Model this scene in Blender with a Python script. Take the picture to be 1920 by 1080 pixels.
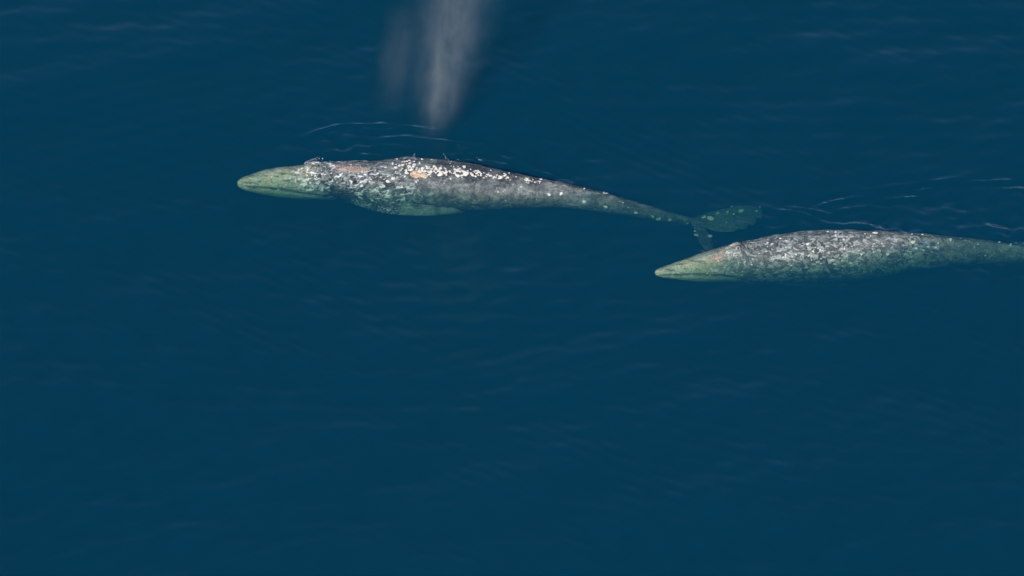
import bpy, bmesh, math, random
import numpy as np
from mathutils import Vector, Matrix, noise as mnoise

for o in list(bpy.data.objects):
    bpy.data.objects.remove(o)
scene = bpy.context.scene
COL = scene.collection
R = math.radians
rng = random.Random(11)

# ------------------------------------------------------------------ camera
DEP = R(40.0)            # the aircraft looks down at forty degrees
DIST = 150.0
FRAME_W = 25.6           # metres across the picture at the whales
FOC = 36.0 * DIST / FRAME_W
cam_d = bpy.data.cameras.new('camera')
cam_d.lens = FOC
cam_d.sensor_width = 36.0
cam_d.clip_start = 1.0
cam_d.clip_end = 6000.0
cam = bpy.data.objects.new('camera', cam_d)
COL.objects.link(cam)
cam.location = (0, -DIST * math.cos(DEP), DIST * math.sin(DEP))
cam.rotation_euler = (math.pi / 2 - DEP, 0, 0)
scene.camera = cam

# ------------------------------------------------------------------ sky and sun
SUN_EL, SUN_AZ = R(37), R(-20)        # behind the camera, a little to its left
# direction from scene to the sun
SUN_DIR = Vector((math.sin(SUN_AZ) * math.cos(SUN_EL), -math.cos(SUN_AZ) * math.cos(SUN_EL), math.sin(SUN_EL)))
world = bpy.data.worlds.new('World')
scene.world = world
world.use_nodes = True
wn = world.node_tree
bg = wn.nodes['Background']
sky = wn.nodes.new('ShaderNodeTexSky')
sky.sky_type = 'NISHITA'
sky.sun_disc = False
sky.sun_elevation = SUN_EL
sky.sun_rotation = math.atan2(SUN_DIR.x, SUN_DIR.y)
sky.air_density = 0.6
sky.dust_density = 0.0
sky.ozone_density = 3.0
wn.links.new(sky.outputs[0], bg.inputs[0])
bg.inputs[1].default_value = 0.13
sd = bpy.data.lights.new('sun', 'SUN')
sd.energy = 4.2
sd.angle = R(0.53)
sd.color = (1.0, 0.965, 0.91)
sun = bpy.data.objects.new('sun', sd)
COL.objects.link(sun)
sun.rotation_euler = SUN_DIR.to_track_quat('Z', 'Y').to_euler()
sun.location = (-30, -40, 60)

scene.view_settings.view_transform = 'Standard'
scene.view_settings.look = 'None'
scene.view_settings.gamma = 1.0
scene.view_settings.exposure = 0.0
scene.cycles.use_denoising = True
scene.cycles.max_bounces = 4
scene.cycles.volume_bounces = 0
scene.cycles.adaptive_threshold = 0.02
scene.cycles.transparent_max_bounces = 16
scene.cycles.caustics_reflective = False
scene.cycles.volume_step_rate = 1.0

# ------------------------------------------------------------------ measuring helpers
CAMP = np.array(cam.location)
FWD = np.array((0, math.cos(DEP), -math.sin(DEP)))
RGT = np.array((1.0, 0, 0))
UPV = np.cross(RGT, FWD)
PXM = 1920 / FRAME_W     # photograph pixels per metre at the whales


def at(px, py, z=0.0):
    """point of the place at height z that the photograph shows at (px, py)"""
    d = FWD + RGT * ((px - 960) / 1920 * FRAME_W / DIST) - UPV * ((py - 540) / 1920 * FRAME_W / DIST)
    t = (z - CAMP[2]) / d[2]
    return CAMP + d * t


def pchip(xs, ys, x):
    xs = np.asarray(xs, float); ys = np.asarray(ys, float)
    h = np.diff(xs); dl = np.diff(ys) / h
    m = np.zeros_like(ys)
    m[0], m[-1] = dl[0], dl[-1]
    for i in range(1, len(xs) - 1):
        m[i] = (dl[i - 1] * h[i] + dl[i] * h[i - 1]) / (h[i] + h[i - 1])
    k = np.clip(np.searchsorted(xs, x) - 1, 0, len(xs) - 2)
    t = (x - xs[k]) / h[k]
    return ((2 * t**3 - 3 * t**2 + 1) * ys[k] + (t**3 - 2 * t**2 + t) * h[k] * m[k]
            + (-2 * t**3 + 3 * t**2) * ys[k + 1] + (t**3 - t**2) * h[k] * m[k + 1])


def link_mesh(name, me, mat=None, parent=None):
    o = bpy.data.objects.new(name, me)
    COL.objects.link(o)
    if mat:
        me.materials.append(mat)
    if parent:
        o.parent = parent
    return o


# ------------------------------------------------------------------ node helpers
class NT:
    def __init__(self, mat):
        mat.use_nodes = True
        self.t = mat.node_tree
        self.t.nodes.clear()

    def n(self, kind, **kw):
        nd = self.t.nodes.new(kind)
        for k, v in kw.items():
            setattr(nd, k, v)
        return nd

    def l(self, a, b):
        self.t.links.new(a, b)

    def put(self, sock, v):
        if isinstance(v, bpy.types.NodeSocket):
            self.l(v, sock)
        else:
            sock.default_value = v

    def math(self, op, a, b=None, c=None, clamp=False):
        nd = self.n('ShaderNodeMath', operation=op, use_clamp=clamp)
        self.put(nd.inputs[0], a)
        if b is not None:
            self.put(nd.inputs[1], b)
        if c is not None:
            self.put(nd.inputs[2], c)
        return nd.outputs[0]

    def smooth(self, v, lo, hi, a=0.0, b=1.0):
        nd = self.n('ShaderNodeMapRange', interpolation_type='SMOOTHSTEP')
        for i, x in enumerate((v, lo, hi, a, b)):
            self.put(nd.inputs[i], x)
        return nd.outputs[0]

    def mix(self, f, a, b):
        nd = self.n('ShaderNodeMix', data_type='RGBA')
        self.put(nd.inputs[0], f)
        self.put(nd.inputs[6], a if isinstance(a, bpy.types.NodeSocket) else (*a, 1))
        self.put(nd.inputs[7], b if isinstance(b, bpy.types.NodeSocket) else (*b, 1))
        return nd.outputs[2]

    def noise(self, vec, scale, detail=3, rough=0.55, dist=0.0):
        nd = self.n('ShaderNodeTexNoise')
        self.l(vec, nd.inputs['Vector'])
        nd.inputs['Scale'].default_value = scale
        nd.inputs['Detail'].default_value = detail
        nd.inputs['Roughness'].default_value = rough
        nd.inputs['Distortion'].default_value = dist
        return nd.outputs['Fac']

    def voro(self, vec, scale, out='Distance'):
        nd = self.n('ShaderNodeTexVoronoi')
        self.l(vec, nd.inputs['Vector'])
        nd.inputs['Scale'].default_value = scale
        return nd.outputs[out]

    def mapping(self, vec, scale=(1, 1, 1), rot=(0, 0, 0), loc=(0, 0, 0)):
        nd = self.n('ShaderNodeMapping')
        self.l(vec, nd.inputs[0])
        nd.inputs['Scale'].default_value = scale
        nd.inputs['Rotation'].default_value = rot
        nd.inputs['Location'].default_value = loc
        return nd.outputs[0]


# ------------------------------------------------------------------ water
def water_material():
    m = bpy.data.materials.new('sea_water')
    t = NT(m)
    out = t.n('ShaderNodeOutputMaterial')
    geo = t.n('ShaderNodeNewGeometry')
    # Schlick Fresnel of water
    dot = t.n('ShaderNodeVectorMath', operation='DOT_PRODUCT')
    t.l(geo.outputs['Incoming'], dot.inputs[0])
    t.l(geo.outputs['Normal'], dot.inputs[1])
    c = t.math('ABSOLUTE', dot.outputs['Value'])
    f = t.math('POWER', t.math('SUBTRACT', 1.0, c, clamp=True), 5.0)
    f = t.math('MULTIPLY_ADD', f, 0.98, 0.02, clamp=True)
    tr = t.n('ShaderNodeBsdfTransparent')
    gl = t.n('ShaderNodeBsdfGlossy')
    gl.inputs['Roughness'].default_value = 0.06
    mx = t.n('ShaderNodeMixShader')
    t.l(f, mx.inputs[0]); t.l(tr.outputs[0], mx.inputs[1]); t.l(gl.outputs[0], mx.inputs[2])
    t.l(mx.outputs[0], out.inputs['Surface'])
    # coloured water: scattering and absorption per metre
    sc = (0.008, 0.232, 0.580)
    ab = (1.60, 0.84, 0.86)
    vs = t.n('ShaderNodeVolumeScatter')
    dmax = max(sc)
    vs.inputs['Color'].default_value = (sc[0] / dmax, sc[1] / dmax, sc[2] / dmax, 1)
    vs.inputs['Density'].default_value = dmax
    va = t.n('ShaderNodeVolumeAbsorption')
    va.inputs['Color'].default_value = (1 - ab[0] / 1.8, 1 - ab[1] / 1.8, 1 - ab[2] / 1.8, 1)
    va.inputs['Density'].default_value = 1.8
    ad = t.n('ShaderNodeAddShader')
    t.l(vs.outputs[0], ad.inputs[0]); t.l(va.outputs[0], ad.inputs[1])
    t.l(ad.outputs[0], out.inputs['Volume'])
    try:
        m.cycles.homogeneous_volume = True
    except Exception:
        pass
    return m


def arc(pts, n=40):
    p = np.array([at(x, y)[:2] for x, y in pts])
    s = np.arange(len(p), dtype=float)
    q = np.linspace(0, len(p) - 1, n)
    return np.stack([pchip(s, p[:, 0], q), pchip(s, p[:, 1], q)], 1) if len(p) > 2 else \
        p[0] + (p[1] - p[0]) * np.linspace(0, 1, n)[:, None]


# crests thrown off by the two whales: (course, height, half width)
CRESTS = [
    ([(556, 274), (590, 255), (640, 244), (700, 242), (760, 243), (835, 250)], 0.024, 0.045),
    ([(600, 262), (650, 252), (720, 251), (780, 251)], 0.012, 0.05),
    ([(705, 256), (755, 247), (800, 249), (850, 258)], 0.018, 0.045),
    ([(690, 272), (760, 264), (840, 268), (900, 276)], 0.012, 0.05),
    ([(640, 288), (720, 280), (800, 279)], 0.012, 0.05),
    ([(872, 292), (905, 284), (935, 287), (962, 300)], 0.022, 0.045),
    ([(850, 300), (900, 297), (950, 304), (985, 312)], 0.018, 0.05),
    ([(980, 312), (1020, 318), (1062, 332)], 0.018, 0.05),
    ([(1030, 330), (1075, 341), (1110, 350)], 0.016, 0.05),
    ([(1445, 399), (1500, 402), (1548, 419)], 0.018, 0.05),
    ([(1470, 390), (1520, 396), (1575, 412)], 0.012, 0.05),
    ([(1525, 392), (1560, 380), (1622, 370)], 0.024, 0.045),
    ([(1545, 406), (1590, 394), (1640, 388)], 0.015, 0.05),
    ([(1640, 378), (1700, 372), (1745, 366)], 0.018, 0.05),
    ([(1715, 361), (1735, 357), (1758, 353)], 0.022, 0.05),
    ([(1600, 362), (1680, 350), (1780, 340), (1860, 333)], 0.010, 0.07),
    ([(1790, 346), (1850, 344), (1935, 341)], 0.016, 0.06),
    ([(1870, 356), (1940, 358)], 0.014, 0.05),
    ([(1625, 416), (1645, 410), (1660, 398)], 0.012, 0.04),
    ([(1560, 420), (1610, 424), (1660, 428)], 0.016, 0.045),
    ([(1775, 494), (1800, 496), (1835, 494)], 0.020, 0.05),
    ([(1700, 506), (1735, 508), (1770, 505)], 0.014, 0.06),
    ([(1690, 468), (1715, 476), (1745, 482)], 0.018, 0.035),
    ([(720, 398), (760, 404), (830, 407)], 0.008, 0.06),
]
CRESTS = [(arc(p), a, w) for p, a, w in CRESTS]


def wave_height(X, Y):
    h = np.zeros_like(X)
    wr = random.Random(5)
    for i in range(30):
        lam = 0.34 * 1.16 ** i
        th = R(wr.gauss(104, 42 if lam < 1.5 else 22))
        k = 2 * math.pi / lam
        amp = 0.0056 * lam * (1.4 if lam < 1.0 else 1.15 if lam < 1.8 else 0.8 if lam < 4 else 0.6)
        ph = wr.uniform(0, 6.28)
        # patches where this wave train is stronger
        mod = 0.55 + 0.45 * np.sin(X * 0.23 * wr.uniform(.5, 1.5) + wr.uniform(0, 6)) * np.cos(Y * 0.31 * wr.uniform(.5, 1.5) + wr.uniform(0, 6))
        h += amp * mod * np.sin(k * (X * math.cos(th) + Y * math.sin(th)) + ph)
    fade = 1 / (1 + (np.maximum(np.abs(X), np.abs(Y)) / 60) ** 4)
    h *= fade
    return h


# courses of the two backs, where the sea is broken by their passing
WASH = [arc([(560, 322), (700, 326), (850, 334), (1000, 350), (1100, 368)], 60),
        arc([(1330, 490), (1450, 470), (1600, 468), (1750, 470), (1900, 476)], 60)]


def add_wash(X, Y, Z):
    wr = random.Random(21)
    waves = [(wr.uniform(0.22, 0.75), wr.uniform(0, 6.28), wr.uniform(0, 6.28)) for _ in range(22)]
    for pl in WASH:
        sel = np.where((X > pl[:, 0].min() - 1.2) & (X < pl[:, 0].max() + 1.2) & (np.abs(Y - pl[:, 1].mean()) < 3))[0]
        x, y = X[sel], Y[sel]
        yc = np.interp(x, pl[:, 0], pl[:, 1])
        d = y - yc
        env = np.exp(-(d / np.where(d > 0, 1.7, 0.8)) ** 2)
        env *= np.exp(-(np.clip(np.maximum(pl[:, 0].min() - x, x - pl[:, 0].max()), 0, 9) / 0.5) ** 2)
        h = np.zeros_like(x)
        for lam, th, ph in waves:
            k = 2 * math.pi / lam
            h += 0.0135 * lam * np.sin(k * (x * math.cos(th) * 0.7 + y * math.sin(th)) + ph + 0.8 * np.sin(x * 1.7 + ph))
        Z[sel] += h * env * (0.75 + 0.45 * np.sin(x * 2.1 + y * 3.0))
    return Z


def add_crests(X, Y, Z):
    for pl, a, w in CRESTS:
        m = 0.5
        x0, y0 = pl.min(0) - m; x1, y1 = pl.max(0) + m
        sel = np.where((X > x0) & (X < x1) & (Y > y0) & (Y < y1))[0]
        if not len(sel):
            continue
        px, py = X[sel], Y[sel]
        best = np.full(len(sel), 1e9); par = np.zeros(len(sel)); side = np.zeros(len(sel))
        for i in range(len(pl) - 1):
            a0, b0 = pl[i], pl[i + 1]
            d = b0 - a0; L2 = d @ d
            t = np.clip(((px - a0[0]) * d[0] + (py - a0[1]) * d[1]) / L2, 0, 1)
            ex = px - a0[0] - t * d[0]; ey = py - a0[1] - t * d[1]
            dd = ex * ex + ey * ey
            u = dd < best
            best = np.where(u, dd, best); par = np.where(u, (i + t) / (len(pl) - 1), par)
            side = np.where(u, np.sign(d[0] * ey - d[1] * ex), side)
        s = np.sqrt(best) * side
        env = np.clip(np.sin(np.pi * np.clip(par, 0, 1)), 0, 1) ** 0.7
        env *= 0.78 + 0.14 * np.sin(par * 17 + a * 900) + 0.12 * np.sin(par * 41 + a * 2100)
        w = max(w, 0.056) * 1.45
        a = 0.52 * w * (a / 0.024) ** 0.6
        g = np.exp(-(s / w) ** 2) - 0.35 * np.exp(-((np.abs(s) - 2.2 * w) / (1.2 * w)) ** 2)
        Z[sel] += a * env * g
    return Z


def build_water():
    def axis(fine0, fine1, df, mid, dm, far):
        a = list(np.arange(fine0, fine1 + 1e-6, df))
        lo = fine0
        while lo > mid[0]:
            lo -= dm; a.insert(0, lo)
        hi = fine1
        while hi < mid[1]:
            hi += dm; a.append(hi)
        st = dm
        while lo > -far:
            st *= 1.6; lo -= st; a.insert(0, lo)
        st = dm
        while hi < far:
            st *= 1.6; hi += st; a.append(hi)
        return np.array(a)
    xs = axis(-7.0, 14.2, 0.036, (-17, 17), 0.085, 2000)
    ys = axis(0.2, 7.2, 0.032, (-16, 16), 0.085, 2000)
    X, Y = np.meshgrid(xs, ys)
    X = X.ravel(); Y = Y.ravel()
    Z = add_wash(X, Y, add_crests(X, Y, wave_height(X, Y)))
    nx, ny = len(xs), len(ys)
    edge = (np.abs(X) > 1500) | (np.abs(Y) > 1500)
    Z[edge] *= 0
    co = np.stack([X, Y, Z], 1)
    ii = np.arange(nx * ny).reshape(ny, nx)
    f = np.stack([ii[:-1, :-1], ii[:-1, 1:], ii[1:, 1:], ii[1:, :-1]], -1).reshape(-1, 4)
    # rim down to a closed bottom
    rim = list(ii[0, :]) + list(ii[1:, -1]) + list(ii[-1, -2::-1]) + list(ii[-2:0:-1, 0])
    nb = len(co)
    low = co[rim].copy(); low[:, 2] = -70
    co = np.vstack([co, low])
    nr = len(rim)
    faces = f.tolist()
    for i in range(nr):
        j = (i + 1) % nr
        faces.append([rim[j], rim[i], nb + i, nb + j])
    # bottom in straight strips from the near rim to the far rim
    for i in range(nx - 1):
        faces.append([nb + i, nb + nx + ny - 1 + nx - 2 - i, nb + nx + ny - 1 + nx - 2 - i - 1, nb + i + 1])
    me = bpy.data.meshes.new('water')
    me.from_pydata(co.tolist(), [], faces)
    me.polygons.foreach_set('use_smooth', [True] * len(f) + [False] * (len(faces) - len(f)))
    me.update()
    o = link_mesh('water', me, water_material())
    o['kind'] = 'structure'
    return o


build_water()


# ------------------------------------------------------------------ whales
def skin_material(name, x_snout, seed, pale, patches=(), mouth=None):
    """grey mottled hide; yellow film of algae on the head; x_snout is the snout's local x"""
    m = bpy.data.materials.new(name)
    t = NT(m)
    out = t.n('ShaderNodeOutputMaterial')
    bs = t.n('ShaderNodeBsdfPrincipled')
    tc = t.n('ShaderNodeTexCoord')
    P0 = tc.outputs['Object']
    P = t.mapping(P0, loc=(seed * 3.1, seed * 1.7, seed))
    sep = t.n('ShaderNodeSeparateXYZ'); t.l(P0, sep.inputs[0])
    along = t.math('SUBTRACT', sep.outputs[0], x_snout)       # metres from the snout
    big = t.noise(P, 1.1, 4, 0.6)
    mid = t.noise(P, 5.5, 5, 0.65, 0.8)
    fine = t.noise(P, 17, 3, 0.6)
    reach = 7.0 if pale else 4.8
    busy = t.smooth(t.math('ADD', along, t.math('MULTIPLY', big, 1.5)), reach + 1.4, reach - 0.4, 0.35, 1.0)   # wear is heaviest forward
    worn = t.smooth(t.noise(P, 0.9, 3, 0.6, 0.5), 0.34, 0.56, 0.35 if pale else 0.55, 1.0)      # whole areas stay smooth and dark
    busy = t.math('MULTIPLY', busy, worn)
    col = t.mix(t.smooth(big, 0.35, 0.65), (0.072, 0.083, 0.086), (0.145, 0.163, 0.160))
    blot = t.smooth(mid, 0.47, 0.57)
    col = t.mix(t.math('MULTIPLY', t.math('MULTIPLY', blot, busy), 0.85), col, (0.40, 0.435, 0.385) if pale else (0.35, 0.375, 0.355))
    soft = t.smooth(t.noise(t.mapping(P, (0.8, 1.3, 1.3)), 4.2, 4, 0.6), 0.48, 0.66)
    col = t.mix(t.math('MULTIPLY', soft, 0.45), col, (0.38, 0.41, 0.37))
    # dark worm-like blotches between
    dk = t.smooth(t.noise(P, 8.0, 3, 0.55, 1.6), 0.54, 0.585)
    col = t.mix(t.math('MULTIPLY', t.math('MULTIPLY', dk, busy), 0.62 if pale else 0.92), col, (0.045, 0.054, 0.064) if pale else (0.018, 0.022, 0.032))
    # healed scars, slanting down and back
    sc = t.noise(t.mapping(P, (3.6, 8.5, 7.0), (0.0, 0.65, 0.0)), 1.7, 2, 0.5, 0.8)
    scar = t.math('MULTIPLY', t.smooth(sc, 0.575, 0.62), t.smooth(busy, 0.3, 0.9, 0.08, 0.55 if pale else 1.0))
    col = t.mix(scar, col, (0.68, 0.74, 0.72) if pale else (0.80, 0.81, 0.78))
    # white barnacle scars
    for s, thr in ((5.2, 0.22), (9.5, 0.27)):
        vv = t.mapping(P, (1.0, 1.5, 1.5), (0.2, 0.5, 0.1))
        vd = t.voro(vv, s)
        vc = t.voro(vv, s, 'Color')
        sx = t.n('ShaderNodeSeparateColor'); t.l(vc, sx.inputs[0])
        th = t.math('MULTIPLY', t.math('POWER', sx.outputs[0], 2.2), thr * 1.25)
        spw = t.math('ADD', vd, t.math('MULTIPLY', t.math('SUBTRACT', fine, 0.5), 0.3))
        sp = t.smooth(spw, th, t.math('MULTIPLY', th, 0.4))
        col = t.mix(t.math('MULTIPLY', sp, 0.75), col, (0.66, 0.67, 0.64))
    # head: ochre algae film, patchy, fading out behind the jaw; streaked lengthwise
    hx = t.math('ADD', along, t.math('MULTIPLY', t.math('SUBTRACT', mid, 0.5), 2.4))
    head = t.math('MULTIPLY', t.smooth(hx, 2.2, 0.9), t.smooth(fine, 0.30, 0.55, 0.40, 0.80))
    och = t.mix(t.smooth(t.noise(P, 3.2, 3, 0.6), 0.42, 0.6), (0.60, 0.54, 0.29), (0.54, 0.58, 0.40))
    hs = t.noise(t.mapping(P, (1.6, 8, 8), (0, 0.12, 0)), 1.9, 4, 0.6, 0.5)
    och = t.mix(t.smooth(hs, 0.54, 0.62, 0.0, 0.75), och, (0.74, 0.74, 0.60))
    och = t.mix(t.smooth(hs, 0.46, 0.38, 0.0, 0.75), och, (0.11, 0.13, 0.10))
    col = t.mix(head, col, och)
    # the closed mouth: a dark seam painting in the groove's shade, under a pale lip, the lower jaw paler than the snout
    if mouth is not None:
        c2, c1, c0 = [float(v) for v in mouth]
        zm = t.math('ADD', t.math('MULTIPLY', t.math('MULTIPLY_ADD', along, c2, c1), along), c0)
        dz = t.math('ADD', t.math('SUBTRACT', sep.outputs[2], zm), t.math('MULTIPLY', t.math('SUBTRACT', fine, 0.5), 0.03))
        inx = t.math('MULTIPLY', t.smooth(along, 0.02, 0.2), t.smooth(along, 2.3, 1.9))
        jaw = t.math('MULTIPLY', t.smooth(dz, -0.01, -0.06), t.math('MULTIPLY', t.smooth(dz, -0.5, -0.25), inx))
        col = t.mix(t.math('MULTIPLY', jaw, 0.45), col, (0.50, 0.55, 0.44))
        lip = t.math('MULTIPLY', t.smooth(t.math('ABSOLUTE', t.math('SUBTRACT', dz, 0.045)), 0.03, 0.008), inx)
        col = t.mix(t.math('MULTIPLY', lip, 0.55), col, (0.60, 0.62, 0.48))
        seam = t.math('MULTIPLY', t.smooth(t.math('ABSOLUTE', dz), 0.034, 0.014), inx)
        col = t.mix(t.math('MULTIPLY', seam, 0.6), col, (0.03, 0.04, 0.035))
    # patches of skin with a colour of their own
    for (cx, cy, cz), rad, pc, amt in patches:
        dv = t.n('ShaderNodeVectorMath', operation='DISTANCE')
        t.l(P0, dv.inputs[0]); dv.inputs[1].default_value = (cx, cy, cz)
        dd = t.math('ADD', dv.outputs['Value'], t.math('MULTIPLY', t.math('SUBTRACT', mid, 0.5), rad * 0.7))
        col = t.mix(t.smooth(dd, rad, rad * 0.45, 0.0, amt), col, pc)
    t.l(col, bs.inputs['Base Color'])
    bs.inputs['Roughness'].default_value = 0.24
    bs.inputs['IOR'].default_value = 1.38
    bp = t.n('ShaderNodeBump')
    bp.inputs['Strength'].default_value = 1.0
    bp.inputs['Distance'].default_value = 0.10
    hh = t.math('ADD', t.math('MULTIPLY', mid, 0.8), t.math('MULTIPLY', fine, 0.5))
    t.l(hh, bp.inputs['Height'])
    t.l(bp.outputs[0], bs.inputs['Normal'])
    t.l(bs.outputs[0], out.inputs['Surface'])
    return m


def shell_material(name, ca, cb, scale=14):
    m = bpy.data.materials.new(name)
    t = NT(m)
    out = t.n('ShaderNodeOutputMaterial')
    bs = t.n('ShaderNodeBsdfPrincipled')
    geo = t.n('ShaderNodeNewGeometry')
    nz = t.noise(geo.outputs['Position'], scale, 3, 0.6)
    t.l(t.mix(t.smooth(nz, 0.38, 0.62), ca, cb), bs.inputs['Base Color'])
    bs.inputs['Roughness'].default_value = 0.4
    t.l(bs.outputs[0], out.inputs['Surface'])
    return m


M_BARN = shell_material('barnacle_shell', (0.82, 0.78, 0.71), (0.64, 0.57, 0.49))
M_LICE = shell_material('lice_orange', (0.50, 0.30, 0.17), (0.70, 0.52, 0.36))
M_LICE2 = shell_material('lice_rust', (0.30, 0.19, 0.15), (0.46, 0.35, 0.31))
M_EYE = shell_material('eye_dark', (0.010, 0.010, 0.012), (0.02, 0.018, 0.016))


class Body:
    """spine stations taken at (px, upper edge, lower edge, height of the back)"""
    def __init__(self, st, n=230):
        st = np.array(st, float)
        q = 1 - np.cos(np.linspace(0, np.pi, n) * 1.0)
        q = q / q[-1]
        q = 0.6 * q + 0.4 * np.linspace(0, 1, n)
        px = st[0, 0] + q * (st[-1, 0] - st[0, 0])
        top = pchip(st[:, 0], st[:, 1], px)
        bot = pchip(st[:, 0], st[:, 2], px)
        zt = pchip(st[:, 0], st[:, 3], px)
        self.R = np.maximum((bot - top) / 2 / PXM, 0.02)
        # round off the snout
        self.C = np.array([at(a, (b + c) / 2, z - r) for a, b, c, z, r in zip(px, top, bot, zt, self.R)])
        T = np.gradient(self.C, axis=0)
        for _ in range(3):
            T[1:-1] = (T[:-2] + T[1:-1] * 2 + T[2:]) / 4
        T /= np.linalg.norm(T, axis=1)[:, None]
        self.T = T
        S = np.cross(T, np.array((0, 0, 1.0)))
        S /= np.linalg.norm(S, axis=1)[:, None]
        self.S = S
        self.U = np.cross(S, T)
        d = np.linalg.norm(np.diff(self.C, axis=0), axis=1)
        self.u = np.concatenate([[0], np.cumsum(d)])
        self.L = self.u[-1]
        self.px = px
        self.n = n

    def radial(self, i, ph):
        """radius and offset of the hide at station i, angle ph from the back (towards the camera positive)"""
        u, Rr = self.u[i], self.R[i]
        r = Rr
        a = abs(ph)
        hd = max(0.0, min(1.0, (2.5 - u) / 0.9))           # head weight
        # head: roof-like rostrum over a fuller lower jaw
        r *= 1 - hd * 0.10 * math.exp(-((a - R(52)) / R(22)) ** 2)
        r *= 1 + hd * 0.05 * math.exp(-((a - R(112)) / R(25)) ** 2)
        # mouth line, running back and turning down to the eye
        pm = R(80) + R(26) * max(0, (u - 0.6) / 1.5) ** 2
        mouth = max(0.0, min(1.0, u / 0.15)) * max(0.0, min(1.0, (2.25 - u) / 0.25))
        r -= 0.075 * min(1, Rr / 0.3) * mouth * math.exp(-((a - pm) / R(5.5)) ** 2)
        r += 0.022 * min(1, Rr / 0.3) * mouth * math.exp(-((a - pm + R(11)) / R(6)) ** 2)
        # blowhole mound, steep behind
        du = u - 2.16
        if -1.0 < du < 0.5:
            prof = math.exp(-(du / 0.42) ** 2) if du < 0 else math.exp(-(du / 0.13) ** 2)
            r += 0.19 * prof * math.exp(-(a / R(34)) ** 2)
            r -= 0.05 * math.exp(-(du / 0.16) ** 2) * math.exp(-((a - R(8)) / R(3.5)) ** 2)
            r -= 0.09 * math.exp(-((du - 0.32) / 0.12) ** 2) * math.exp(-(a / R(30)) ** 2)
        # keel of the back, so that the far side falls away
        r += 0.055 * Rr * max(0.0, min(1.0, (u - 3.2) / 1.0)) * math.exp(-(a / R(15)) ** 2)
        # knuckles along the tail stock
        kn = self.u[i] / self.L
        if kn > 0.55:
            w = min(1, (kn - 0.55) / 0.08) * min(1, (1.0 - kn) / 0.1)
            r += 0.035 * w * (0.5 + 0.5 * math.sin(u * 2 * math.pi / 0.42)) * math.exp(-(a / R(16)) ** 2)
            r += 0.05 * w * Rr * math.exp(-(a / R(14)) ** 2)
        # neck folds low on the throat
        if 2.2 < u < 3.4 and a > R(70):
            r -= 0.018 * math.exp(-((math.sin(u * 5 + a * 2)) / 0.25) ** 2)
        return r

    def point(self, i, ph):
        c, s = math.cos(ph), math.sin(ph)
        r = self.radial(i, ph)
        p = self.C[i] + self.S[i] * (r * s) + self.U[i] * (r * c)
        k = mnoise.fractal(Vector(p) * 1.3, 0.8, 2.2, 4)
        nrm = self.S[i] * s + self.U[i] * c
        return p + nrm * (0.042 * k * min(1, self.R[i] / 0.5)), nrm

    def index(self, px):
        return int(np.argmin(np.abs(self.px - px)))

    def mesh(self, bm, seg=84):
        rings = []
        for i in range(self.n):
            rings.append([bm.verts.new(self.point(i, 2 * math.pi * k / seg)[0]) for k in range(seg)])
        for a, b in zip(rings[:-1], rings[1:]):
            for k in range(seg):
                bm.faces.new((a[k], a[(k + 1) % seg], b[(k + 1) % seg], b[k]))
        t0 = bm.verts.new(self.C[0] - self.T[0] * self.R[0] * 0.6)
        t1 = bm.verts.new(self.C[-1] + self.T[-1] * self.R[-1] * 0.6)
        for k in range(seg):
            bm.faces.new((t0, rings[0][(k + 1) % seg], rings[0][k]))
            bm.faces.new((t1, rings[-1][k], rings[-1][(k + 1) % seg]))


def blade(bm, sections, seg=14, sub=9):
    """fin or fluke lobe from sections (leading point, trailing point, thickness)"""
    S = len(sections)
    q = np.linspace(0, S - 1, (S - 1) * sub + 1)
    k = np.arange(S)
    LE = np.stack([pchip(k, [s[0][j] for s in sections], q) for j in range(3)], 1)
    TE = np.stack([pchip(k, [s[1][j] for s in sections], q) for j in range(3)], 1)
    TH = pchip(k, [s[2] for s in sections], q)
    rings = []
    for i in range(len(q)):
        ch = TE[i] - LE[i]
        i2 = min(i + 1, len(q) - 1); i1 = max(i - 1, 0)
        sp = (LE[i2] + TE[i2] - LE[i1] - TE[i1])
        nz = np.cross(ch, sp)
        if np.linalg.norm(nz) < 1e-9:
            nz = np.array((0, 0, 1.0))
        nz /= np.linalg.norm(nz)
        if nz[2] < 0:
            nz = -nz
        ring = []
        for j in range(seg):
            a = 2 * math.pi * j / seg
            x = 0.5 - 0.5 * math.cos(a)
            y = 0.5 * math.sin(a) * (1 - 0.55 * x)
            ring.append(bm.verts.new(LE[i] + ch * x + nz * TH[i] * y))
        rings.append(ring)
    for a, b in zip(rings[:-1], rings[1:]):
        for j in range(seg):
            bm.faces.new((a[j], a[(j + 1) % seg], b[(j + 1) % seg], b[j]))
    bm.faces.new(rings[0]); bm.faces.new(rings[-1][::-1])


def mouth_fit(body, org):
    ii = [i for i in range(body.n) if 0.08 < body.u[i] < 2.2]
    pts = [body.point(i, R(80) + R(26) * max(0, (body.u[i] - 0.6) / 1.5) ** 2)[0] - org for i in ii]
    x = np.array([p[0] for p in pts]) - (body.C[0][0] - org[0])
    return np.polyfit(x, np.array([p[2] for p in pts]), 2)


def finish_body(bm, name, origin, mat):
    bmesh.ops.recalc_face_normals(bm, faces=bm.faces)
    bmesh.ops.translate(bm, verts=bm.verts, vec=-Vector(origin))
    me = bpy.data.meshes.new(name)
    bm.to_mesh(me); bm.free()
    o = link_mesh(name, me, mat)
    o.location = origin
    md = o.modifiers.new('fuse', 'REMESH')
    md.mode = 'VOXEL'; md.voxel_size = 0.022; md.use_smooth_shade = True
    ms = o.modifiers.new('soften', 'SMOOTH')
    ms.factor = 0.5; ms.iterations = 3
    return o


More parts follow.
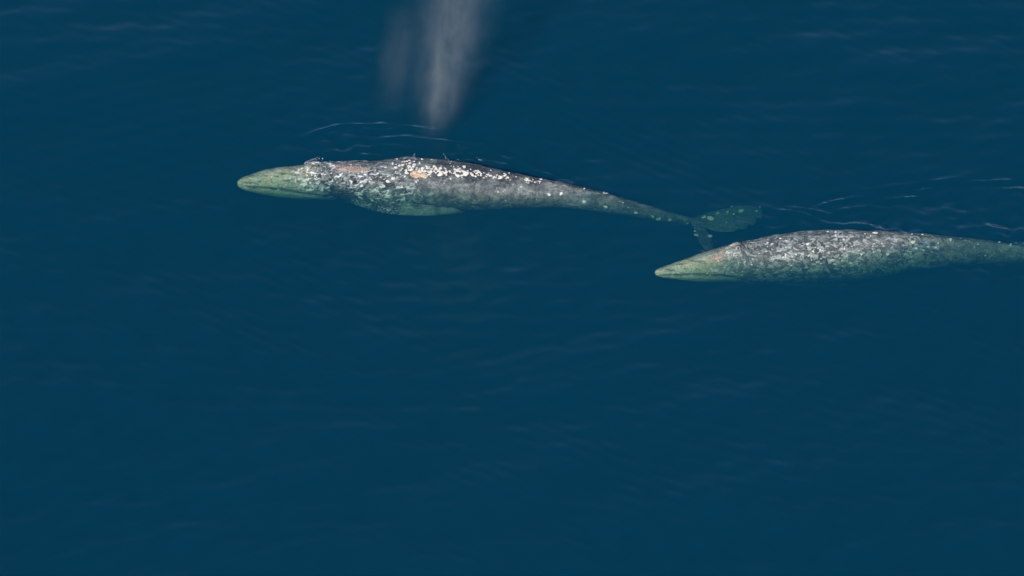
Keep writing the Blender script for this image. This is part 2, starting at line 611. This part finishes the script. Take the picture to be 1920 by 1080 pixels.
def barnacle_mesh(seed):
    r = random.Random(seed)
    me = bpy.data.meshes.new('barnacle')
    seg = 7
    v, f = [], []
    prof = [(1.0, -0.25), (0.86, 0.22), (0.46, 0.48), (0.26, 0.30)]
    wob = [r.uniform(0.55, 1.35) for _ in range(seg)]
    for rr, z in prof:
        for k in range(seg):
            a = 2 * math.pi * k / seg
            q = rr * wob[k]
            v.append((q * math.cos(a), q * math.sin(a), z * r.uniform(0.85, 1.15)))
    for b in range(len(prof) - 1):
        for k in range(seg):
            f.append((b * seg + k, b * seg + (k + 1) % seg, (b + 1) * seg + (k + 1) % seg, (b + 1) * seg + k))
    f.append([3 * seg + k for k in range(seg)])
    me.from_pydata(v, [], f)
    me.materials.append(M_BARN)
    me.update()
    return me


BARN = [barnacle_mesh(s) for s in range(6)]


def set_on(o, parent, p, nrm, scale, tw=None):
    q = Vector(nrm).to_track_quat('Z', 'Y')
    tw = Matrix.Rotation(rng.uniform(0, 6.28) if tw is None else tw, 4, 'Z')
    mtx = Matrix.Translation(Vector(p) - parent.location) @ q.to_matrix().to_4x4() @ tw
    o.parent = parent
    o.matrix_local = mtx @ Matrix.Diagonal((*scale, 1))


def barnacle(parent, p, nrm, s, body=None):
    if body is not None:
        du = (Vector(p) - Vector(body.C[0])).length
        if 1.85 < du < 2.75 and nrm[2] > 0.8:
            return None
    o = bpy.data.objects.new('barnacle', rng.choice(BARN))
    COL.objects.link(o)
    s *= math.exp(rng.gauss(-0.1, 0.28))

    set_on(o, parent, Vector(p) + Vector(nrm) * 0.008, nrm, (s * rng.uniform(0.6, 0.95), s * rng.uniform(0.9, 1.45), s * rng.uniform(0.4, 0.7)), rng.gauss(1.9, 0.6))
    return o


def lice_patch(parent, body, px, deg, half_len, half_deg, mat, count, seed):
    """a crust of many tiny bumps lying on the hide"""
    r = random.Random(seed)
    bm = bmesh.new()
    for _ in range(count):
        a = r.uniform(0, 6.28); rad = math.sqrt(r.random())
        i = body.index(px + math.cos(a) * rad * half_len)
        slip = body.T[i] * r.uniform(-0.5, 0.5) * (body.u[i + 1] - body.u[i])
        p, n = body.point(i, R(deg + math.sin(a) * rad * half_deg))
        p = p + slip
        s = r.uniform(0.014, 0.034)
        m = Matrix.Translation(Vector(p)) @ Vector(n).to_track_quat('Z', 'Y').to_matrix().to_4x4() @ \
            Matrix.Rotation(r.uniform(0, 6.28), 4, 'Z') @ Matrix.Diagonal((s * r.uniform(1, 1.5), s, s * 0.8, 1))
        bmesh.ops.create_icosphere(bm, subdivisions=1, radius=1.0, matrix=m)
    bmesh.ops.translate(bm, verts=bm.verts, vec=-parent.location)
    me = bpy.data.meshes.new('lice_patch')
    bm.to_mesh(me); bm.free()
    o = link_mesh('lice_patch', me, mat, parent)
    o['kind'] = 'stuff'
    return o


def eyes(parent, body, u, deg):
    i = int(np.argmin(np.abs(body.u - u)))
    for s in (-1, 1):
        bm = bmesh.new()
        bmesh.ops.create_uvsphere(bm, u_segments=12, v_segments=8, radius=0.035)
        me = bpy.data.meshes.new('eye')
        bm.to_mesh(me); bm.free()
        o = link_mesh('eye', me, M_EYE)
        p, n = body.point(i, R(deg * s))
        set_on(o, parent, p, n, (1.3, 1, 0.6))


# ---- the leading whale
st1 = [  # px, upper edge, lower edge, height of the back above the sea
    (449, 338, 351, -0.13), (455, 333, 355, -0.12), (466, 328, 359, -0.10), (490, 320, 365, -0.08), (540, 311, 372, -0.04),
    (575, 306, 375, 0.02), (605, 303, 374, 0.08), (640, 301, 378, 0.12), (700, 298, 391, 0.15),
    (760, 295, 398, 0.14), (820, 297, 400, 0.12), (880, 306, 398, 0.10), (940, 318, 394, 0.05),
    (1000, 331, 390, -0.01), (1060, 344, 391, -0.10), (1120, 358, 397, -0.20), (1180, 374, 405, -0.31),
    (1240, 392, 416, -0.42), (1292, 406, 424, -0.52)]
b1 = Body(st1)
bm = bmesh.new()
b1.mesh(bm)
# flukes
zr = -0.54
blade(bm, [(at(1268, 402, zr), at(1318, 424, zr), .16), (at(1290, 412, zr), at(1328, 434, zr), .12),
           (at(1301, 432, zr), at(1334, 446, zr), .085), (at(1308, 450, zr + .02), at(1338, 456, zr + .02), .06),
           (at(1318, 465, zr + .05), at(1341, 468, zr + .05), .04), (at(1338, 479, zr + .08), at(1342, 480, zr + .08), .02)])
blade(bm, [(at(1268, 404, zr), at(1325, 428, zr), .16), (at(1300, 406, zr), at(1352, 436, zr), .12),
           (at(1332, 396, zr), at(1380, 434, zr - .02), .09), (at(1368, 388, zr - .03), at(1408, 426, zr - .05), .065),
           (at(1402, 384, zr - .06), at(1428, 410, zr - .08), .045), (at(1434, 388, zr - .1), at(1437, 392, zr - .1), .02)])
# near flipper lying back along the side, far flipper likewise
blade(bm, [(at(655, 380, -0.68), at(730, 366, -0.58), .22), (at(700, 395, -0.66), at(775, 379, -0.54), .17),
           (at(745, 403, -0.66), at(825, 386, -0.54), .12), (at(805, 405, -0.70), at(855, 389, -0.60), .08),
           (at(868, 399, -0.72), at(873, 396, -0.71), .03)])
blade(bm, [(at(670, 330, -0.9), at(740, 330, -0.9), .22), (at(720, 312, -1.15), at(785, 318, -1.15), .17),
           (at(770, 302, -1.35), at(820, 310, -1.35), .11), (at(815, 300, -1.5), at(824, 303, -1.5), .03)])
org1 = at(800, 360, -0.6)
skin1 = skin_material('grey_hide', b1.C[0][0] - org1[0], 1.0, False, [
    (at(765, 394, -0.56) - org1, 0.30, (0.36, 0.42, 0.32), 0.5),      # pale near flipper
    (at(800, 396, -0.60) - org1, 0.30, (0.36, 0.42, 0.32), 0.5),
    (at(840, 396, -0.64) - org1, 0.30, (0.36, 0.42, 0.32), 0.5),
    (at(830, 314, 0.12) - org1, 0.42, (0.03, 0.035, 0.05), 0.7),       # dark skin between the shells of the ridge
    (at(890, 320, 0.12) - org1, 0.42, (0.03, 0.035, 0.05), 0.75),
    (at(950, 332, 0.06) - org1, 0.36, (0.03, 0.035, 0.05), 0.7),
    (at(1005, 343, 0.0) - org1, 0.32, (0.03, 0.035, 0.05), 0.6),
    (at(640, 372, -0.50) - org1, 0.48, (0.035, 0.045, 0.05), 0.85),   # darker patch behind the jaw
    (at(1385, 412, -0.56) - org1, 0.95, (0.46, 0.53, 0.40), 0.35),      # pale fluke
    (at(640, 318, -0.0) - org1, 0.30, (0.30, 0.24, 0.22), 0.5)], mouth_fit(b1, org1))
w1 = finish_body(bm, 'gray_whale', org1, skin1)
w1['label'] = 'dark mottled gray whale with white barnacled back and raised blowhole, its whole length in view'
w1['category'] = 'whale'
w1['group'] = 'gray whales swimming in line'

n_b = 0
# the dense white row on the ridge
for k in range(185):
    x = min(1010, max(735, rng.gauss(842, 46))) if k % 5 < 2 else rng.uniform(745, 1015)
    d = rng.gauss(16 - max(0, x - 820) * 0.042, 7.0 if x < 880 else 5.0)
    i = b1.index(x)
    p, n = b1.point(i, R(d))
    p = p + b1.T[i] * rng.uniform(-0.03, 0.03)
    barnacle(w1, p, n, rng.uniform(0.022, 0.045))
# scattered over shoulder, flank and nape
for k in range(56):
    x = rng.uniform(560, 800) if k < 42 else rng.uniform(800, 1180)
    d = rng.uniform(-20, 60)
    i = b1.index(x)
    p, n = b1.point(i, R(d))
    barnacle(w1, p, n, rng.uniform(0.022, 0.045), b1)
# on the snout and the jaw
for k in range(16):
    i = b1.index(rng.uniform(500, 590))
    p, n = b1.point(i, R(rng.uniform(10, 100)))
    barnacle(w1, p, n, rng.uniform(0.018, 0.032))
# on the flukes and the tail stock
for x, y, z, s in [(1320, 407, -.90, .06), (1332, 410, -.90, .085), (1346, 400, -.90, .055), (1364, 397, -.91, .055),
                   (1376, 401, -.92, .055), (1390, 396, -.94, .065), (1362, 417, -.92, .04), (1419, 396, -1.0, .065),
                   (1372, 388, -.97, .03), (1306, 441, -.90, .07), (1331, 443, -.91, .06), (1303, 434, -.9, .045),
                   (1424, 388, -1.03, .04)]:
    barnacle(w1, at(x, y, z + 0.41), (0, -0.3, 1), s * 0.8)
for x in (1100, 1140, 1197, 1226, 1238, 1257, 1290):
    i = b1.index(x)
    p, n = b1.point(i, R(rng.uniform(55, 95)))
    barnacle(w1, p, n, rng.uniform(.035, .055))
lice_patch(w1, b1, 778, 27, 10, 8, M_LICE, 70, 1)
lice_patch(w1, b1, 793, 29, 7, 4, M_LICE, 22, 5)
lice_patch(w1, b1, 662, 14, 26, 9, M_LICE2, 170, 2)
eyes(w1, b1, 2.3, 108)

# ---- the following whale
st2 = [
    (1230, 506, 517, -0.15), (1236, 503, 519, -0.14), (1248, 498, 522, -0.13), (1280, 487, 526, -0.10), (1330, 471, 528, -0.06),
    (1380, 456, 530, 0.02), (1430, 444, 532, 0.09), (1480, 436, 533, 0.15), (1540, 430, 532, 0.17),
    (1600, 430, 527, 0.15), (1660, 432, 518, 0.08), (1720, 436, 508, -0.01), (1780, 442, 500, -0.09),
    (1840, 449, 495, -0.17), (1900, 457, 492, -0.26), (1960, 466, 494, -0.40), (2020, 477, 500, -0.60), (2075, 488, 505, -0.80)]
b2 = Body(st2)
bm = bmesh.new()
b2.mesh(bm)
zr = -0.9
blade(bm, [(at(2050, 484, zr), at(2100, 500, zr), .16), (at(2075, 500, zr), at(2130, 512, zr), .12),
           (at(2100, 530, zr), at(2145, 530, zr), .08), (at(2130, 556, zr), at(2155, 552, zr), .05), (at(2165, 572, zr), at(2168, 572, zr), .02)])
blade(bm, [(at(2050, 490, zr), at(2105, 506, zr), .16), (at(2080, 486, zr), at(2132, 510, zr), .12),
           (at(2112, 466, zr), at(2152, 492, zr), .08), (at(2145, 446, zr), at(2172, 462, zr), .05), (at(2185, 430, zr), at(2188, 431, zr), .02)])
blade(bm, [(at(1430, 522, -1.0), at(1510, 514, -0.9), .2), (at(1475, 536, -1.15), at(1550, 524, -1.05), .16),
           (at(1525, 543, -1.3), at(1592, 532, -1.2), .11), (at(1585, 545, -1.42), at(1622, 536, -1.35), .07),
           (at(1630, 541, -1.46), at(1634, 540, -1.46), .03)])
blade(bm, [(at(1450, 480, -0.9), at(1515, 480, -0.9), .2), (at(1500, 458, -1.15), at(1560, 464, -1.15), .15),
           (at(1550, 448, -1.35), at(1595, 456, -1.35), .1), (at(1592, 446, -1.5), at(1600, 449, -1.5), .03)])
org2 = at(1600, 490, -0.6)
skin2 = skin_material('pale_speckled_hide', b2.C[0][0] - org2[0], 7.3, True, (), mouth_fit(b2, org2))
w2 = finish_body(bm, 'gray_whale', org2, skin2)
w2['label'] = 'pale speckled gray whale following behind the other, its tail cut off by the frame'
w2['category'] = 'whale'
w2['group'] = 'gray whales swimming in line'
for k in range(70):
    x = rng.uniform(1370, 1720) if k < 56 else rng.uniform(1700, 1900)
    i = b2.index(x)
    p, n = b2.point(i, R(rng.uniform(-20, 80)))
    barnacle(w2, p, n, rng.uniform(0.02, 0.042), b2)
for k in range(14):
    i = b2.index(rng.uniform(1280, 1370))
    p, n = b2.point(i, R(rng.uniform(0, 100)))
    barnacle(w2, p, n, rng.uniform(0.015, 0.028))
lice_patch(w2, b2, 1338, 20, 10, 7, M_LICE2, 40, 8)
eyes(w2, b2, 2.2, 108)


# ------------------------------------------------------------------ blow of vapour
def whale_blow():
    base = at(806, 257, 0.0)
    H = 6.4
    lean = 0.15                 # drift to the right per metre of height
    bm = bmesh.new()
    seg, nz = 28, 26
    rings = []
    for j in range(nz + 1):
        f = j / nz
        z = 0.06 + f * H
        rad = 0.75 + 0.85 * min(1, f * 1.4) ** 0.85
        cx = lean * z
        ring = []
        for k in range(seg):
            a = 2 * math.pi * k / seg
            wob = 1 + 0.10 * mnoise.noise(Vector((math.cos(a) * 1.5, math.sin(a) * 1.5, z * 0.9)))
            left = 1.0
            if math.cos(a) < 0:       # wisps trail off to the left at mid height
                left += 1.0 * (-math.cos(a)) ** 1.5 * math.exp(-((z - 2.2) / 2.0) ** 2)
            ring.append(bm.verts.new((cx + rad * wob * left * math.cos(a), rad * wob * 0.75 * math.sin(a), z)))
        rings.append(ring)
    for a, b in zip(rings[:-1], rings[1:]):
        for k in range(seg):
            f = bm.faces.new((a[k], a[(k + 1) % seg], b[(k + 1) % seg], b[k]))
    bm.faces.new(rings[0][::-1]); bm.faces.new(rings[-1])
    bmesh.ops.recalc_face_normals(bm, faces=bm.faces)
    me = bpy.data.meshes.new('whale_blow')
    bm.to_mesh(me); bm.free()
    m = bpy.data.materials.new('vapour')
    t = NT(m)
    out = t.n('ShaderNodeOutputMaterial')
    tc = t.n('ShaderNodeTexCoord')
    sp = t.n('ShaderNodeSeparateXYZ'); t.l(tc.outputs['Object'], sp.inputs[0])
    x, y, z = sp.outputs
    warp = t.noise(t.mapping(tc.outputs['Object'], (1, 1, 0.55)), 1.7, 4, 0.6)
    wx = t.math('MULTIPLY', t.math('SUBTRACT', warp, 0.5), 1.0)
    xr = t.math('ADD', t.math('SUBTRACT', x, t.math('MULTIPLY', z, lean)), wx)

    def plume(x0, rx, ry):
        ex = t.math('DIVIDE', t.math('SUBTRACT', xr, x0), rx)
        ey = t.math('DIVIDE', y, ry)
        d2 = t.math('ADD', t.math('MULTIPLY', ex, ex), t.math('MULTIPLY', ey, ey))
        return t.math('EXPONENT', t.math('MULTIPLY', d2, -1.0))
    # main column widening with height
    rx = t.math('MULTIPLY_ADD', t.smooth(z, -0.5, 4.2), 0.31, 0.30)
    main = t.math('MULTIPLY', plume(0.05, rx, rx), t.math('DIVIDE', 0.33, rx))
    core = t.math('MULTIPLY', plume(t.math('MULTIPLY', z, -0.05), 0.14, 0.16),
                  t.math('MULTIPLY', t.smooth(z, 0.3, 1.2), t.smooth(z, 3.6, 2.0)))
    wisp = t.math('MULTIPLY', plume(t.math('MULTIPLY_ADD', z, -0.03, -1.12), 0.30, 0.32),
                  t.math('MULTIPLY', t.smooth(z, 0.4, 2.5), t.smooth(z, 4.6, 2.9)))
    st = t.noise(t.mapping(tc.outputs['Object'], (1, 1, 0.36)), 3.0, 6, 0.68, 0.9)
    st = t.smooth(st, 0.30, 0.68, 0.15, 1.5)
    d = t.math('ADD', t.math('ADD', main, t.math('MULTIPLY', core, 1.0)), t.math('MULTIPLY', wisp, 0.29))
    d = t.math('MULTIPLY', d, st)
    d = t.math('MULTIPLY', d, t.math('MULTIPLY', t.smooth(z, -0.1, 1.5), t.smooth(z, 6.3, 4.8)))
    pv = t.n('ShaderNodeVolumePrincipled')
    pv.inputs['Color'].default_value = (0.99, 0.98, 0.91, 1)
    pv.inputs['Anisotropy'].default_value = 0.0
    t.l(t.math('MULTIPLY', d, 0.40), pv.inputs['Density'])
    t.l(pv.outputs[0], out.inputs['Volume'])
    o = link_mesh('whale_blow', me, m)
    o.location = base
    o['label'] = 'pale misty column of whale breath hanging above the sea, drifting up out of frame'
    o['category'] = 'blow'


whale_blow()


# ------------------------------------------------------------------ splash drops
def splash(name, label, spots, seed):
    r = random.Random(seed)
    bm = bmesh.new()
    for p, s in spots:
        m = Matrix.Translation(Vector(p)) @ Matrix.Diagonal((s * r.uniform(0.8, 1.5), s * r.uniform(0.8, 1.2), s * r.uniform(0.7, 1.1), 1))
        bmesh.ops.create_icosphere(bm, subdivisions=1, radius=1.0, matrix=m)
    c = sum((Vector(p) for p, s in spots), Vector()) / len(spots)
    bmesh.ops.translate(bm, verts=bm.verts, vec=-c)
    me = bpy.data.meshes.new(name)
    bm.to_mesh(me); bm.free()
    me.polygons.foreach_set('use_smooth', [True] * len(me.polygons))
    o = link_mesh(name, me, M_FOAM)
    o.location = c
    o['label'] = label
    o['category'] = 'splash'
    o['kind'] = 'stuff'


M_FOAM = bpy.data.materials.new('foam')
M_FOAM.use_nodes = True
fb = M_FOAM.node_tree.nodes['Principled BSDF']
fb.inputs['Base Color'].default_value = (0.55, 0.60, 0.63, 1)
fb.inputs['Roughness'].default_value = 0.25

sp = []
for k in range(48):
    f = rng.random()
    i = b1.index(574 + 50 * f)
    p, n = b1.point(i, R(rng.gauss(-14, 12)))
    sp.append((p + n * abs(rng.gauss(0, 0.012)), rng.uniform(0.005, 0.014)))
splash('splash', 'white water drops splashing over the blowhole mound of the leading whale', sp, 1)
sp = []
for (x0, y0, z0), (x1, y1, z1) in [((846, 303, .1), (831, 290, .18)), ((846, 303, .1), (862, 300, .05)), ((775, 296, .14), (778, 288, .2)),
                                   ((895, 297, .02), (904, 302, .02))]:
    for k in range(9):
        f = k / 8
        sp.append((at(x0 + (x1 - x0) * f + rng.gauss(0, 1), y0 + (y1 - y0) * f + rng.gauss(0, 1), z0 + (z1 - z0) * f), rng.uniform(.004, .010)))
splash('splash', 'thin strings of droplets thrown off the far side of the leading whale\'s back', sp, 2)
